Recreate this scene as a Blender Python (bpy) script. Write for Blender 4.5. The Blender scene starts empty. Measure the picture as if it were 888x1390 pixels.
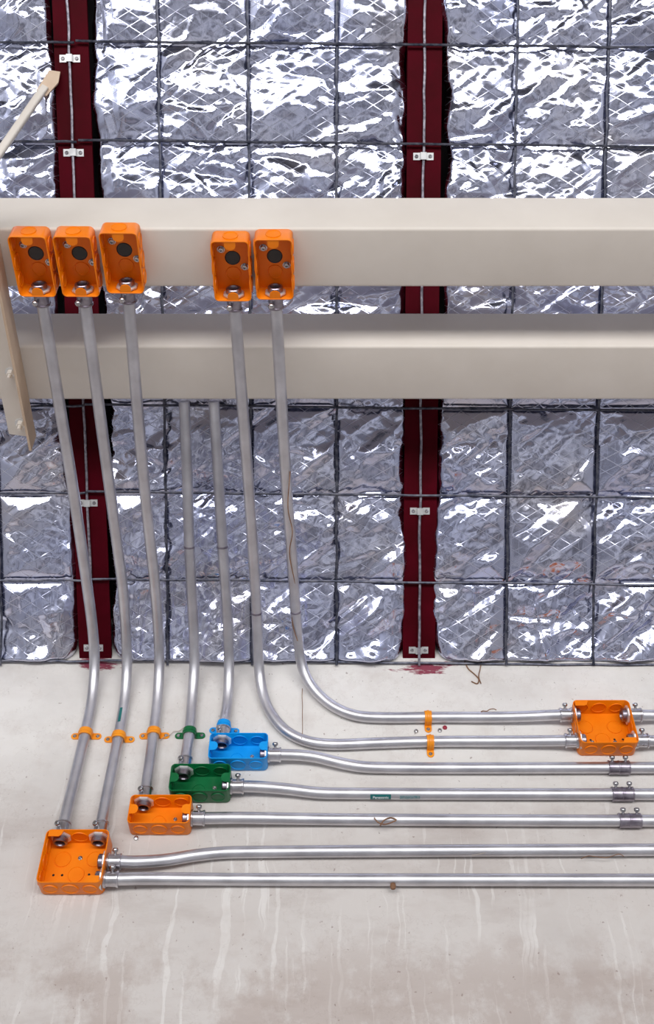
import bpy, bmesh, math, random
import numpy as np
from mathutils import Vector, Matrix

scene = bpy.context.scene
col = scene.collection
random.seed(4)
rng = np.random.RandomState(11)

# ------------------------------------------------------------------ camera
CAMZ = 1.6                                  # eye height over the floor
FPX = 1400.0                                # focal length in photo pixels (888 x 1390)
ELEV = math.radians(48)
cE, sE = math.cos(ELEV), math.sin(ELEV)
cd = bpy.data.cameras.new('camera')
cd.sensor_fit = 'VERTICAL'; cd.sensor_height = 36.0
cd.lens = 36.0 * FPX / 1390.0
cd.shift_y = -45.0 / 1390.0
cd.clip_start = 0.02
cam = bpy.data.objects.new('camera', cd)
cam.location = (0, 0, CAMZ); cam.rotation_euler = (math.radians(90) + ELEV, 0, 0)
col.objects.link(cam); scene.camera = cam

# ------------------------------------------------------------------ world, light, exposure
w = bpy.data.worlds.new('World'); scene.world = w; w.use_nodes = True
bg = w.node_tree.nodes['Background']
bg.inputs[0].default_value = (0.62, 0.76, 1.0, 1); bg.inputs[1].default_value = 1.6
FRONT_Y = -2.9
ld = bpy.data.lights.new('daylight_standin', 'AREA')
ld.shape = 'RECTANGLE'; ld.size = 6.2; ld.size_y = 1.12
ld.energy = 185; ld.color = (1.0, 0.975, 0.94)
lo = bpy.data.objects.new('daylight_standin', ld)
lo.location = (0.0, FRONT_Y - 0.06, 1.98)        # added lamp standing in for daylight from behind; its ribbon opening is made up
lo.rotation_euler = (math.radians(90 + 8), 0, 0)        # faces into the room (+Y), a little upwards
col.objects.link(lo)
vs = scene.view_settings
vs.view_transform = 'Standard'; vs.look = 'None'; vs.gamma = 1.0
vs.use_curve_mapping = False; vs.exposure = 0.0

# ------------------------------------------------------------------ pixel helpers
def ray(px, py):
    t = (650 - py) / FPX
    return ((px - 444) / FPX, cE - t * sE, sE + t * cE)
def at(px, py, Y=None, Z=None):
    x, y, z = ray(px, py)
    k = Y / y if Y is not None else (Z - CAMZ) / z
    return Vector((x * k, y * k, z * k + CAMZ))
YW = 1.581                                  # wall face
EAVE = at(444, 896, Y=YW).z
SL = math.atan(0.72)                        # roof pitch
UPS = Vector((0, -math.cos(SL), math.sin(SL)))      # up the slope, towards the viewer
NRM = Vector((0, -math.sin(SL), -math.cos(SL)))     # out of the roof into the room
O = Vector((0, YW, EAVE))
def roof(u, v, h=0.0):
    return Vector((u, 0, 0)) + O + UPS * v + NRM * h
def roof_px(px, py, h=0.0):
    d = Vector(ray(px, py)); c0 = Vector((0, 0, CAMZ))
    k = (O + NRM * h - c0).dot(NRM) / d.dot(NRM)
    p = c0 + d * k
    return p.x, (p - O).dot(UPS)

# ------------------------------------------------------------------ materials
def new_mat(name):
    m = bpy.data.materials.new(name); m.use_nodes = True
    nt = m.node_tree; b = nt.nodes['Principled BSDF']
    return m, nt, b
def N(nt, t, **kw):
    n = nt.nodes.new(t)
    for k, v in kw.items():
        if k.startswith('i_'):
            key = k[2:]
            key = int(key) if key.isdigit() else key
            n.inputs[key].default_value = v
        else: setattr(n, k, v)
    return n
def L(nt, a, b): nt.links.new(a, b)
def ramp(nt, fac, stops):
    r = N(nt, 'ShaderNodeValToRGB')
    e = r.color_ramp.elements
    while len(e) < len(stops): e.new(0.5)
    for k, (p, c) in enumerate(stops):
        e[k].position = p; e[k].color = c if len(c) == 4 else (*c, 1)
    L(nt, fac, r.inputs[0]); return r.outputs[0]
def noise(nt, vec, scale, detail=4, rough=0.55):
    n = N(nt, 'ShaderNodeTexNoise'); n.inputs['Scale'].default_value = scale
    n.inputs['Detail'].default_value = detail; n.inputs['Roughness'].default_value = rough
    if vec is not None: L(nt, vec, n.inputs['Vector'])
    return n.outputs['Fac']
def mixc(nt, fac, a, b, mode='MIX'):
    m = N(nt, 'ShaderNodeMix', data_type='RGBA', blend_type=mode)
    for sock, v in ((m.inputs[0], fac), (m.inputs[6], a), (m.inputs[7], b)):
        if isinstance(v, (int, float)): sock.default_value = v
        elif isinstance(v, tuple): sock.default_value = v if len(v) == 4 else (*v, 1)
        else: L(nt, v, sock)
    return m.outputs[2]
def M1(nt, op, a, b=None, c=None, clamp=False):
    m = N(nt, 'ShaderNodeMath', operation=op, use_clamp=clamp)
    for k, v in enumerate((a, b, c)):
        if v is None: continue
        if isinstance(v, (int, float)): m.inputs[k].default_value = v
        else: L(nt, v, m.inputs[k])
    return m.outputs[0]
def pos(nt): return N(nt, 'ShaderNodeNewGeometry').outputs['Position']
def objc(nt): return N(nt, 'ShaderNodeTexCoord').outputs['Object']
def stretch(nt, vec, s):
    m = N(nt, 'ShaderNodeMapping'); m.inputs['Scale'].default_value = s
    L(nt, vec, m.inputs['Vector']); return m.outputs[0]
def bump(nt, b, h, strength, dist):
    n = N(nt, 'ShaderNodeBump'); n.inputs['Strength'].default_value = strength
    n.inputs['Distance'].default_value = dist
    L(nt, h, n.inputs['Height']); L(nt, n.outputs[0], b.inputs['Normal'])

def simple(name, c1, c2, scale, rough, metal=0.0, rvar=0.1, bump_d=0.0, detail=4, thr=(0.35, 0.7)):
    m, nt, b = new_mat(name)
    f = noise(nt, pos(nt), scale, detail)
    L(nt, ramp(nt, f, [(thr[0], c1), (thr[1], c2)]), b.inputs['Base Color'])
    r = N(nt, 'ShaderNodeMapRange', i_3=rough - rvar, i_4=rough + rvar); L(nt, f, r.inputs[0])
    L(nt, r.outputs[0], b.inputs['Roughness'])
    b.inputs['Metallic'].default_value = metal
    if bump_d: bump(nt, b, noise(nt, pos(nt), scale * 6, 3), 0.5, bump_d)
    return m

MAT = {}
MAT['cream'] = simple('cream_paint', (0.66, 0.60, 0.53), (0.71, 0.65, 0.58), 9, 0.5, 0, 0.06, 0.0002)
MAT['cream_tan'] = simple('shaded_cream_and_tan_plate', (0.55, 0.40, 0.28), (0.62, 0.47, 0.34), 30, 0.55)  # cream leg's shade put into the colour; also the end plate's own brown
MAT['conduit'] = simple('galvanized_conduit', (0.56, 0.55, 0.58), (0.72, 0.71, 0.74), 22, 0.43, 1.0, 0.10, 0.0001, 6)
MAT['zinc'] = simple('zinc_fitting', (0.50, 0.48, 0.51), (0.66, 0.65, 0.68), 60, 0.3, 1.0, 0.08)
MAT['zinc_dark'] = simple('dull_zinc_fitting', (0.24, 0.21, 0.25), (0.42, 0.39, 0.44), 70, 0.36, 1.0, 0.08)
MAT['zinc_white'] = simple('white_zinc_clip', (0.62, 0.62, 0.62), (0.75, 0.75, 0.74), 60, 0.4, 0.6, 0.08)
MAT['screw'] = simple('screw_steel', (0.40, 0.39, 0.40), (0.60, 0.59, 0.60), 90, 0.25, 1.0, 0.05)
MAT['black'] = simple('hole_shade', (0.010, 0.009, 0.009), (0.022, 0.02, 0.02), 60, 0.3, 0.0, 0.06)  # black colour stands for the shade inside open holes
MAT['orange'] = simple('orange_box_paint', (0.86, 0.195, 0.001), (0.90, 0.235, 0.002), 25, 0.38, 0, 0.08, 0.00015)
MAT['orange_strap'] = simple('orange_strap_paint', (0.84, 0.26, 0.006), (0.92, 0.34, 0.012), 40, 0.38, 0, 0.08)
MAT['green'] = simple('green_box_paint', (0.001, 0.11, 0.03), (0.003, 0.15, 0.045), 30, 0.36, 0, 0.08, 0.00015)
MAT['blue'] = simple('blue_box_paint', (0.001, 0.29, 0.76), (0.002, 0.34, 0.84), 30, 0.38, 0, 0.08, 0.00015)
MAT['red'] = simple('red_oxide_steel', (0.048, 0.0003, 0.003), (0.074, 0.0005, 0.006), 14, 0.6, 0, 0.1, 0.0002)
for k_, s_ in (('red', 0.06), ('orange', 0.28), ('green', 0.35), ('blue', 0.35)):
    MAT[k_].node_tree.nodes['Principled BSDF'].inputs['Specular IOR Level'].default_value = s_
MAT['wire'] = simple('mesh_wire', (0.045, 0.05, 0.075), (0.17, 0.17, 0.20), 90, 0.42, 0.75, 0.12, 0.0006, 3)
MAT['wire_pale'] = simple('pale_wire', (0.16, 0.15, 0.18), (0.48, 0.45, 0.50), 140, 0.4, 0.6, 0.1, 0.0006, 3)  # paler wire colour for the lines on the rafters
MAT['dry'] = simple('dried_stem', (0.16, 0.07, 0.035), (0.30, 0.17, 0.09), 60, 0.8)
MAT['web'] = simple('dusty_thread', (0.36, 0.29, 0.24), (0.46, 0.40, 0.35), 80, 0.8)
MAT['teal'] = simple('teal_sticker', (0.004, 0.12, 0.12), (0.008, 0.15, 0.14), 60, 0.4)
MAT['teal_faded'] = simple('faded_teal_print', (0.15, 0.30, 0.33), (0.40, 0.44, 0.46), 300, 0.4, 0.6)
MAT['print'] = simple('white_print', (0.70, 0.75, 0.74), (0.76, 0.80, 0.8), 60, 0.5)
MAT['plug_red'] = simple('red_wall_plug', (0.30, 0.01, 0.03), (0.36, 0.02, 0.05), 60, 0.5)
MAT['grey_in'] = simple('grey_lining', (0.50, 0.51, 0.55), (0.58, 0.59, 0.62), 2, 0.7)
MAT['deck'] = simple('dark_roof_deck', (0.030, 0.026, 0.03), (0.05, 0.045, 0.05), 6, 0.8)
MAT['floor'] = simple('floor_concrete', (0.13, 0.13, 0.145), (0.60, 0.60, 0.615), 0.8, 0.5, 0, 0.1, 0, 5, (0.42, 0.54))  # unseen floor; light and dark patches added to vary the foil's reflections

# foil: aluminium sheet with a woven diamond reinforcement, coordinates in metres from the UV map
m, nt, b = new_mat('foil'); MAT['foil'] = m
uv = N(nt, 'ShaderNodeUVMap').outputs[0]
sp = N(nt, 'ShaderNodeSeparateXYZ'); L(nt, uv, sp.inputs[0])
def thread(ax, ay, period, width):
    a = M1(nt, 'ADD', M1(nt, 'MULTIPLY', sp.outputs[0], ax), M1(nt, 'MULTIPLY', sp.outputs[1], ay))
    fr = M1(nt, 'ABSOLUTE', M1(nt, 'SUBTRACT', M1(nt, 'FRACT', M1(nt, 'DIVIDE', a, period)), 0.5))
    return M1(nt, 'SMOOTH_MIN', M1(nt, 'MULTIPLY', M1(nt, 'SUBTRACT', 0.5, fr), period / width), 1.0, 0.1)
ta = math.radians(31)
t1 = thread(math.sin(ta), math.cos(ta), 0.0215, 0.0009)
t2 = thread(-math.sin(ta), math.cos(ta), 0.0215, 0.0009)
t3 = thread(1.0, 0.0, 0.0125, 0.0007)
tm = M1(nt, 'MINIMUM', t1, t2)
line = M1(nt, 'MULTIPLY', M1(nt, 'SUBTRACT', 1.0, tm, clamp=True), ramp(nt, noise(nt, uv, 11, 2), [(0.36, (0.25, 0.25, 0.25)), (0.6, (1, 1, 1))]))
tint = noise(nt, uv, 5.0, 3)
base = ramp(nt, tint, [(0.32, (0.58, 0.62, 0.84)), (0.55, (0.65, 0.67, 0.82)), (0.72, (0.69, 0.66, 0.70))])  # blue of reflected sky put into the foil colour, drifting to tan at random
L(nt, mixc(nt, M1(nt, 'MULTIPLY', line, 0.45), base, (0.88, 0.88, 0.95)), b.inputs['Base Color'])
b.inputs['Metallic'].default_value = 1.0
L(nt, M1(nt, 'ADD', 0.175, M1(nt, 'MULTIPLY', line, 0.25)), b.inputs['Roughness'])
fine = noise(nt, uv, 190, 3)
mid = noise(nt, uv, 45, 4)
hh = M1(nt, 'ADD', M1(nt, 'MULTIPLY', line, 0.16), M1(nt, 'ADD', M1(nt, 'MULTIPLY', fine, 0.08), M1(nt, 'MULTIPLY', mid, 0.4)))
hh = M1(nt, 'ADD', hh, M1(nt, 'MULTIPLY', t3, -0.05))
bump(nt, b, hh, 0.8, 0.0012)

# cast concrete wall: trowel mottling, a darker tone and pale lime runs low down, dirt, red paint overspray under the rafters
m, nt, b = new_mat('wall_concrete'); MAT['wall'] = m
p = pos(nt); sp = N(nt, 'ShaderNodeSeparateXYZ'); L(nt, p, sp.inputs[0])
big = noise(nt, p, 3.5, 6, 0.6)
c = ramp(nt, big, [(0.30, (0.62, 0.59, 0.56)), (0.48, (0.73, 0.70, 0.665)), (0.72, (0.78, 0.755, 0.72))])
wv = M1(nt, 'ADD', sp.outputs[0], M1(nt, 'MULTIPLY', noise(nt, p, 9, 3), 0.045))
cv = N(nt, 'ShaderNodeCombineXYZ'); L(nt, wv, cv.inputs[0]); L(nt, sp.outputs[2], cv.inputs[2])
streak = noise(nt, stretch(nt, cv.outputs[0], (80, 1, 3.2)), 1.0, 3, 0.5)
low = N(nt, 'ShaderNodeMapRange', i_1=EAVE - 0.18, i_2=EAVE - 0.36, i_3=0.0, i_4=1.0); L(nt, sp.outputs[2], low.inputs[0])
smask = M1(nt, 'MULTIPLY', ramp(nt, noise(nt, stretch(nt, p, (9, 1, 7)), 1.0, 4), [(0.42, (0.12, 0.12, 0.12)), (0.58, (1, 1, 1))]), 1.0)
smask = M1(nt, 'MULTIPLY', smask, M1(nt, 'MULTIPLY', ramp(nt, streak, [(0.58, (0, 0, 0)), (0.62, (1, 1, 1))]), M1(nt, 'MULTIPLY', low.outputs[0], 0.42)))
grime = ramp(nt, noise(nt, stretch(nt, p, (3, 1, 9)), 1.6, 7, 0.65), [(0.48, (0, 0, 0)), (0.70, (1, 1, 1))])
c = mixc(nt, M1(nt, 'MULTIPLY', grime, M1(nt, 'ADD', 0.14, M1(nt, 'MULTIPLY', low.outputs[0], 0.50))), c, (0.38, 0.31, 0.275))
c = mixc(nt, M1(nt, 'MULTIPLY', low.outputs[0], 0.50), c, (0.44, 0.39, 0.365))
c = mixc(nt, smask, c, (0.80, 0.78, 0.75))
foot = N(nt, 'ShaderNodeMapRange', i_1=at(444, 1235, Y=YW).z, i_2=at(444, 1330, Y=YW).z, i_3=0.0, i_4=1.0); L(nt, sp.outputs[2], foot.inputs[0])
dirt = ramp(nt, M1(nt, 'ADD', noise(nt, p, 6, 8, 0.72), M1(nt, 'MULTIPLY', foot.outputs[0], 0.16)), [(0.58, (0, 0, 0)), (0.68, (1, 1, 1))])
c = mixc(nt, M1(nt, 'MULTIPLY', dirt, M1(nt, 'MULTIPLY', foot.outputs[0], 0.42)), c, (0.33, 0.24, 0.20))
speck = ramp(nt, noise(nt, p, 120, 2), [(0.72, (0, 0, 0)), (0.75, (1, 1, 1))])
c = mixc(nt, M1(nt, 'MULTIPLY', speck, 0.55), c, (0.20, 0.13, 0.11))
crk = ramp(nt, M1(nt, 'ABSOLUTE', M1(nt, 'SUBTRACT', noise(nt, p, 7, 5, 0.7), 0.5)), [(0.0, (1, 1, 1)), (0.006, (0, 0, 0))])
c = mixc(nt, M1(nt, 'MULTIPLY', ramp(nt, noise(nt, p, 16, 7, 0.7), [(0.52, (0, 0, 0)), (0.72, (1, 1, 1))]), 0.30), c, (0.50, 0.43, 0.39))
c = mixc(nt, M1(nt, 'MULTIPLY', crk, 0.12), c, (0.22, 0.15, 0.12))
sn = noise(nt, stretch(nt, p, (16, 1, 60)), 1.0, 4, 0.7)
for (cx, cz, rx, rz) in ((at(575, 906, Y=YW).x, at(575, 906, Y=YW).z, 0.070, 0.019), (at(132, 901, Y=YW).x, at(132, 901, Y=YW).z, 0.055, 0.015)):
    dx = M1(nt, 'DIVIDE', M1(nt, 'SUBTRACT', sp.outputs[0], cx), rx)
    dz = M1(nt, 'DIVIDE', M1(nt, 'SUBTRACT', sp.outputs[2], cz), rz)
    d = M1(nt, 'ADD', M1(nt, 'SQRT', M1(nt, 'ADD', M1(nt, 'MULTIPLY', dx, dx), M1(nt, 'MULTIPLY', dz, dz))), M1(nt, 'MULTIPLY', M1(nt, 'SUBTRACT', sn, 0.5), 3.2))
    k = ramp(nt, d, [(0.55, (1, 1, 1)), (0.85, (0, 0, 0))])
    c = mixc(nt, M1(nt, 'MULTIPLY', k, 0.95), c, (0.22, 0.006, 0.04))
L(nt, c, b.inputs['Base Color'])
b.inputs['Roughness'].default_value = 0.75
bump(nt, b, M1(nt, 'ADD', noise(nt, p, 120, 4), M1(nt, 'MULTIPLY', big, 3)), 0.5, 0.0018)

# ------------------------------------------------------------------ mesh helpers
I4 = Matrix.Identity(4)
def frame(o, x, y, z):
    x, y, z = Vector(x).normalized(), Vector(y).normalized(), Vector(z).normalized()
    m = Matrix((x, y, z)).transposed().to_4x4(); m.translation = o; return m
def axis_frame(o, z, yhint):
    z = Vector(z).normalized(); yh = Vector(yhint)
    x = yh.cross(z).normalized(); y = z.cross(x)
    return frame(o, x, y, z)
class MB:
    def __init__(s): s.v = []; s.f = []
    def add(s, vs, fs, M=I4):
        o = len(s.v); s.v += [M @ Vector(q) for q in vs]; s.f += [tuple(i + o for i in f) for f in fs]; return s
    def box(s, x0, x1, y0, y1, z0, z1, M=I4):
        vs = [(x, y, z) for z in (z0, z1) for y in (y0, y1) for x in (x0, x1)]
        return s.add(vs, [(0, 2, 3, 1), (4, 5, 7, 6), (0, 1, 5, 4), (2, 6, 7, 3), (0, 4, 6, 2), (1, 3, 7, 5)], M)
    def lathe(s, prof, n=20, M=I4):
        vs = []; fs = []; ids = []
        for r, z in prof:
            if r <= 1e-9: ids.append([len(vs)]); vs.append((0, 0, z))
            else:
                ids.append([len(vs) + k for k in range(n)])
                vs += [(r * math.cos(2 * math.pi * k / n), r * math.sin(2 * math.pi * k / n), z) for k in range(n)]
        for a, bb in zip(ids[:-1], ids[1:]):
            for k in range(n):
                q = (k + 1) % n
                if len(a) == 1 and len(bb) == 1: continue
                if len(a) == 1: fs.append((a[0], bb[q], bb[k]))
                elif len(bb) == 1: fs.append((a[k], a[q], bb[0]))
                else: fs.append((a[k], a[q], bb[q], bb[k]))
        return s.add(vs, fs, M)
    def loft(s, loops, cap0=True, cap1=True, M=I4):
        n = len(loops[0]); vs = [q for l in loops for q in l]; fs = []
        for a in range(len(loops) - 1):
            for k in range(n):
                q = (k + 1) % n
                fs.append((a * n + k, a * n + q, (a + 1) * n + q, (a + 1) * n + k))
        if cap0: fs.append(tuple(range(n - 1, -1, -1)))
        if cap1: fs.append(tuple((len(loops) - 1) * n + k for k in range(n)))
        return s.add(vs, fs, M)
    def tube(s, path, r, n=16, caps=True):
        path = [Vector(q) for q in path]; loops = []
        t0 = (path[1] - path[0]).normalized()
        up = Vector((0, 0, 1)) if abs(t0.z) < 0.9 else Vector((1, 0, 0))
        x = up.cross(t0).normalized()
        for k, q in enumerate(path):
            t = (path[min(k + 1, len(path) - 1)] - path[max(k - 1, 0)]).normalized()
            x = (x - t * x.dot(t)).normalized(); y = t.cross(x)
            rr = r(k / (len(path) - 1)) if callable(r) else r
            loops.append([q + (x * math.cos(2 * math.pi * j / n) + y * math.sin(2 * math.pi * j / n)) * rr for j in range(n)])
        return s.loft(loops, caps, caps)
    def data(s, name, smooth=True):
        me = bpy.data.meshes.new(name)
        me.from_pydata([tuple(q) for q in s.v], [], s.f)
        bm = bmesh.new(); bm.from_mesh(me); bmesh.ops.recalc_face_normals(bm, faces=bm.faces[:]); bm.to_mesh(me); bm.free()
        if smooth:
            me.polygons.foreach_set('use_smooth', [True] * len(me.polygons))
            me.set_sharp_from_angle(angle=math.radians(38))
        me.update(); return me
def rrect(w, h, r, z, n=5, cx=0, cy=0):
    out = []
    for (sx, sy, a0) in ((1, 1, 0), (-1, 1, 90), (-1, -1, 180), (1, -1, 270)):
        for k in range(n + 1):
            a = math.radians(a0 + 90 * k / n)
            out.append((cx + sx * (w / 2 - r) + r * math.cos(a), cy + sy * (h / 2 - r) + r * math.sin(a), z))
    return out
def link(name, me, mat, parent=None, M=None):
    o = bpy.data.objects.new(name, me); col.objects.link(o)
    if not me.materials: me.materials.append(MAT[mat])
    if parent: o.parent = parent
    if M is not None: o.matrix_local = M
    return o
def tag(o, label, cat, group=None, kind=None):
    o['label'] = label; o['category'] = cat
    if group: o['group'] = group
    if kind: o['kind'] = kind
    return o
def thing(name, M, label, cat, group=None):
    o = bpy.data.objects.new(name, None); col.objects.link(o)
    o.empty_display_size = 0.02; o.matrix_world = M
    return tag(o, label, cat, group)
def struct(name, mb, mat, smooth=False):
    o = link(name, mb.data(name, smooth), mat); o['kind'] = 'structure'; return o
def world_part(name, mb, mat, parent):          # mesh given in world coordinates, put under a thing
    inv = parent.matrix_world.inverted()
    mb.v = [inv @ q for q in mb.v]
    return link(name, mb.data(name), mat, parent)
def world_thing(name, mb, mat, label, cat, group=None):
    c0 = sum(mb.v, Vector()) / len(mb.v)
    mb.v = [q - c0 for q in mb.v]
    o = link(name, mb.data(name), mat, None, Matrix.Translation(c0))
    return tag(o, label, cat, group)
def catmull(pts, per=8):
    pts = [Vector(q) for q in pts]; out = []
    P = [pts[0] * 2 - pts[1]] + pts + [pts[-1] * 2 - pts[-2]]
    for i in range(1, len(P) - 2):
        p0, p1, p2, p3 = P[i - 1:i + 3]
        d01, d12, d23 = [max(1e-6, (b_ - a_).length ** 0.5) for a_, b_ in ((p0, p1), (p1, p2), (p2, p3))]
        m1 = (p2 - p1) + ((p1 - p0) / d01 - (p2 - p0) / (d01 + d12)) * d12
        m2 = (p2 - p1) + ((p3 - p2) / d23 - (p3 - p1) / (d12 + d23)) * d12
        for k in range(per):
            t = k / per
            out.append(p1 * (2 * t ** 3 - 3 * t * t + 1) + m1 * (t ** 3 - 2 * t * t + t) + p2 * (-2 * t ** 3 + 3 * t * t) + m2 * (t ** 3 - t * t))
    out.append(pts[-1]); return out

# ------------------------------------------------------------------ the room
RX = 3.2
ridge_v = 2.7
R0, R1 = roof(0, 0, -0.13), roof(0, ridge_v, -0.13)
FRONT_EAVE = R1.z - (R1.y - FRONT_Y) * 0.72
struct('wall_back', MB().box(-RX, RX, YW, YW + 0.15, 0, EAVE + 0.1), 'wall')
struct('floor', MB().box(-RX, RX, FRONT_Y, YW, -0.1, 0), 'floor')
for nm, x in (('wall_left', -RX - 0.1), ('wall_right', RX)):
    prof = [(FRONT_Y, 0), (YW + 0.15, 0), (YW + 0.15, R0.z), (R1.y, R1.z + 0.2), (FRONT_Y, FRONT_EAVE + 0.2)]
    struct(nm, MB().loft([[(x, y, z) for y, z in prof], [(x + 0.1, y, z) for y, z in prof]]), 'grey_in')
fw = MB(); dx0, dx1, dz0, dz = -3.1, 3.1, 1.42, 2.54  # added ribbon opening, placed and sized to shape the light
fw.box(-RX, dx0, FRONT_Y - 0.1, FRONT_Y, 0, FRONT_EAVE + 0.1).box(dx1, RX, FRONT_Y - 0.1, FRONT_Y, 0, FRONT_EAVE + 0.1)
fw.box(dx0, dx1, FRONT_Y - 0.1, FRONT_Y, 0, dz0)
fw.box(dx0, dx1, FRONT_Y - 0.1, FRONT_Y, dz, FRONT_EAVE + 0.1)
struct('wall_front', fw, 'grey_in')
ceil = MB()
a, bq = roof(0, -0.25, -0.13), R1
ceil.loft([[(-RX, a.y, a.z), (-RX, bq.y, bq.z), (-RX, FRONT_Y - 0.2, FRONT_EAVE), (-RX, FRONT_Y - 0.2, FRONT_EAVE + 0.1), (-RX, bq.y, bq.z + 0.1), (-RX, a.y, a.z + 0.1)],
           [(RX, a.y, a.z), (RX, bq.y, bq.z), (RX, FRONT_Y - 0.2, FRONT_EAVE), (RX, FRONT_Y - 0.2, FRONT_EAVE + 0.1), (RX, bq.y, bq.z + 0.1), (RX, a.y, a.z + 0.1)]])
struct('ceiling', ceil, 'deck')

# ------------------------------------------------------------------ rafters
VTOP = 1.55
def rafter(x, label, drift=0.0):
    dr = UPS - Vector((drift, 0, 0)); sd = dr.cross(NRM)
    if sd.x < 0: sd = -sd
    M = frame(roof(x, 0, 0), sd, dr, sd.cross(dr))
    s = 1 if M.col[2].to_3d().dot(NRM) > 0 else -1
    t = thing('roof_rafter', M, label, 'rafter', 'red steel rafters under the roof')
    link('flange', MB().box(-0.031, 0.031, 0.0, VTOP, -0.0095 * s, -0.0035 * s).data('flange'), 'red', t)
    link('web', MB().box(-0.031, -0.025, 0.0, VTOP, -0.12 * s, -0.0095 * s).data('web'), 'red', t)
    return t
RA, RB = -0.4445, 0.1765
ASKEW = 0.0145                              # sideways drift of the left rafter per metre up the slope
rafter(RA, 'dark red steel rafter near the left, partly behind the leftmost conduits', ASKEW)
rafter(RB, 'dark red steel rafter right of the middle, clear of all conduits')

# ------------------------------------------------------------------ foil insulation
VX = [-0.94, -0.78, -0.621, RA - 0.003, -0.304, -0.142, 0.018, RB - 0.001, 0.342, 0.507, 0.668, 0.83, 0.99]
HV = [roof_px(444, y)[1] for y in (898, 790, 672, 554)]
st = HV[3] - HV[2]
HV += [HV[3] + 0.158, HV[3] + 0.318, roof_px(444, 196)[1], roof_px(444, 62)[1]]
while HV[-1] + 0.16 < VTOP: HV.append(HV[-1] + 0.16)

def lattice(u, v, su, sv, ang, seed, warp=0.35):
    """random piecewise-linear facets: the creased look of crumpled foil"""
    r = np.random.RandomState(seed)
    ca, sa = math.cos(ang), math.sin(ang)
    p = (u * ca + v * sa) / su; q = (-u * sa + v * ca) / sv
    ph = r.rand(6) * 6.28
    p = p + warp * np.sin(q * 1.3 + ph[0]) + warp * 0.6 * np.sin(q * 3.1 + p * 1.7 + ph[1])
    q = q + warp * np.sin(p * 1.2 + ph[2]) + warp * 0.6 * np.sin(p * 2.7 - q * 1.9 + ph[3])
    T = r.rand(97, 101) * 2 - 1
    flip = r.rand(97, 101) > 0.5
    i = np.floor(p).astype(int); j = np.floor(q).astype(int)
    a = p - i; b_ = q - j
    g = lambda x, y: T[x % 97, y % 101]
    h00, h10, h01, h11 = g(i, j), g(i + 1, j), g(i, j + 1), g(i + 1, j + 1)
    A = np.where(a + b_ < 1, h00 + (h10 - h00) * a + (h01 - h00) * b_, h11 + (h01 - h11) * (1 - a) + (h10 - h11) * (1 - b_))
    B = np.where(a > b_, h00 + (h10 - h00) * a + (h11 - h10) * b_, h00 + (h11 - h01) * a + (h01 - h00) * b_)
    return np.where(flip[i % 97, j % 101], A, B)
def sm(x, a, b_):
    t = np.clip((x - a) / (b_ - a), 0, 1); return t * t * (3 - 2 * t)
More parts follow.
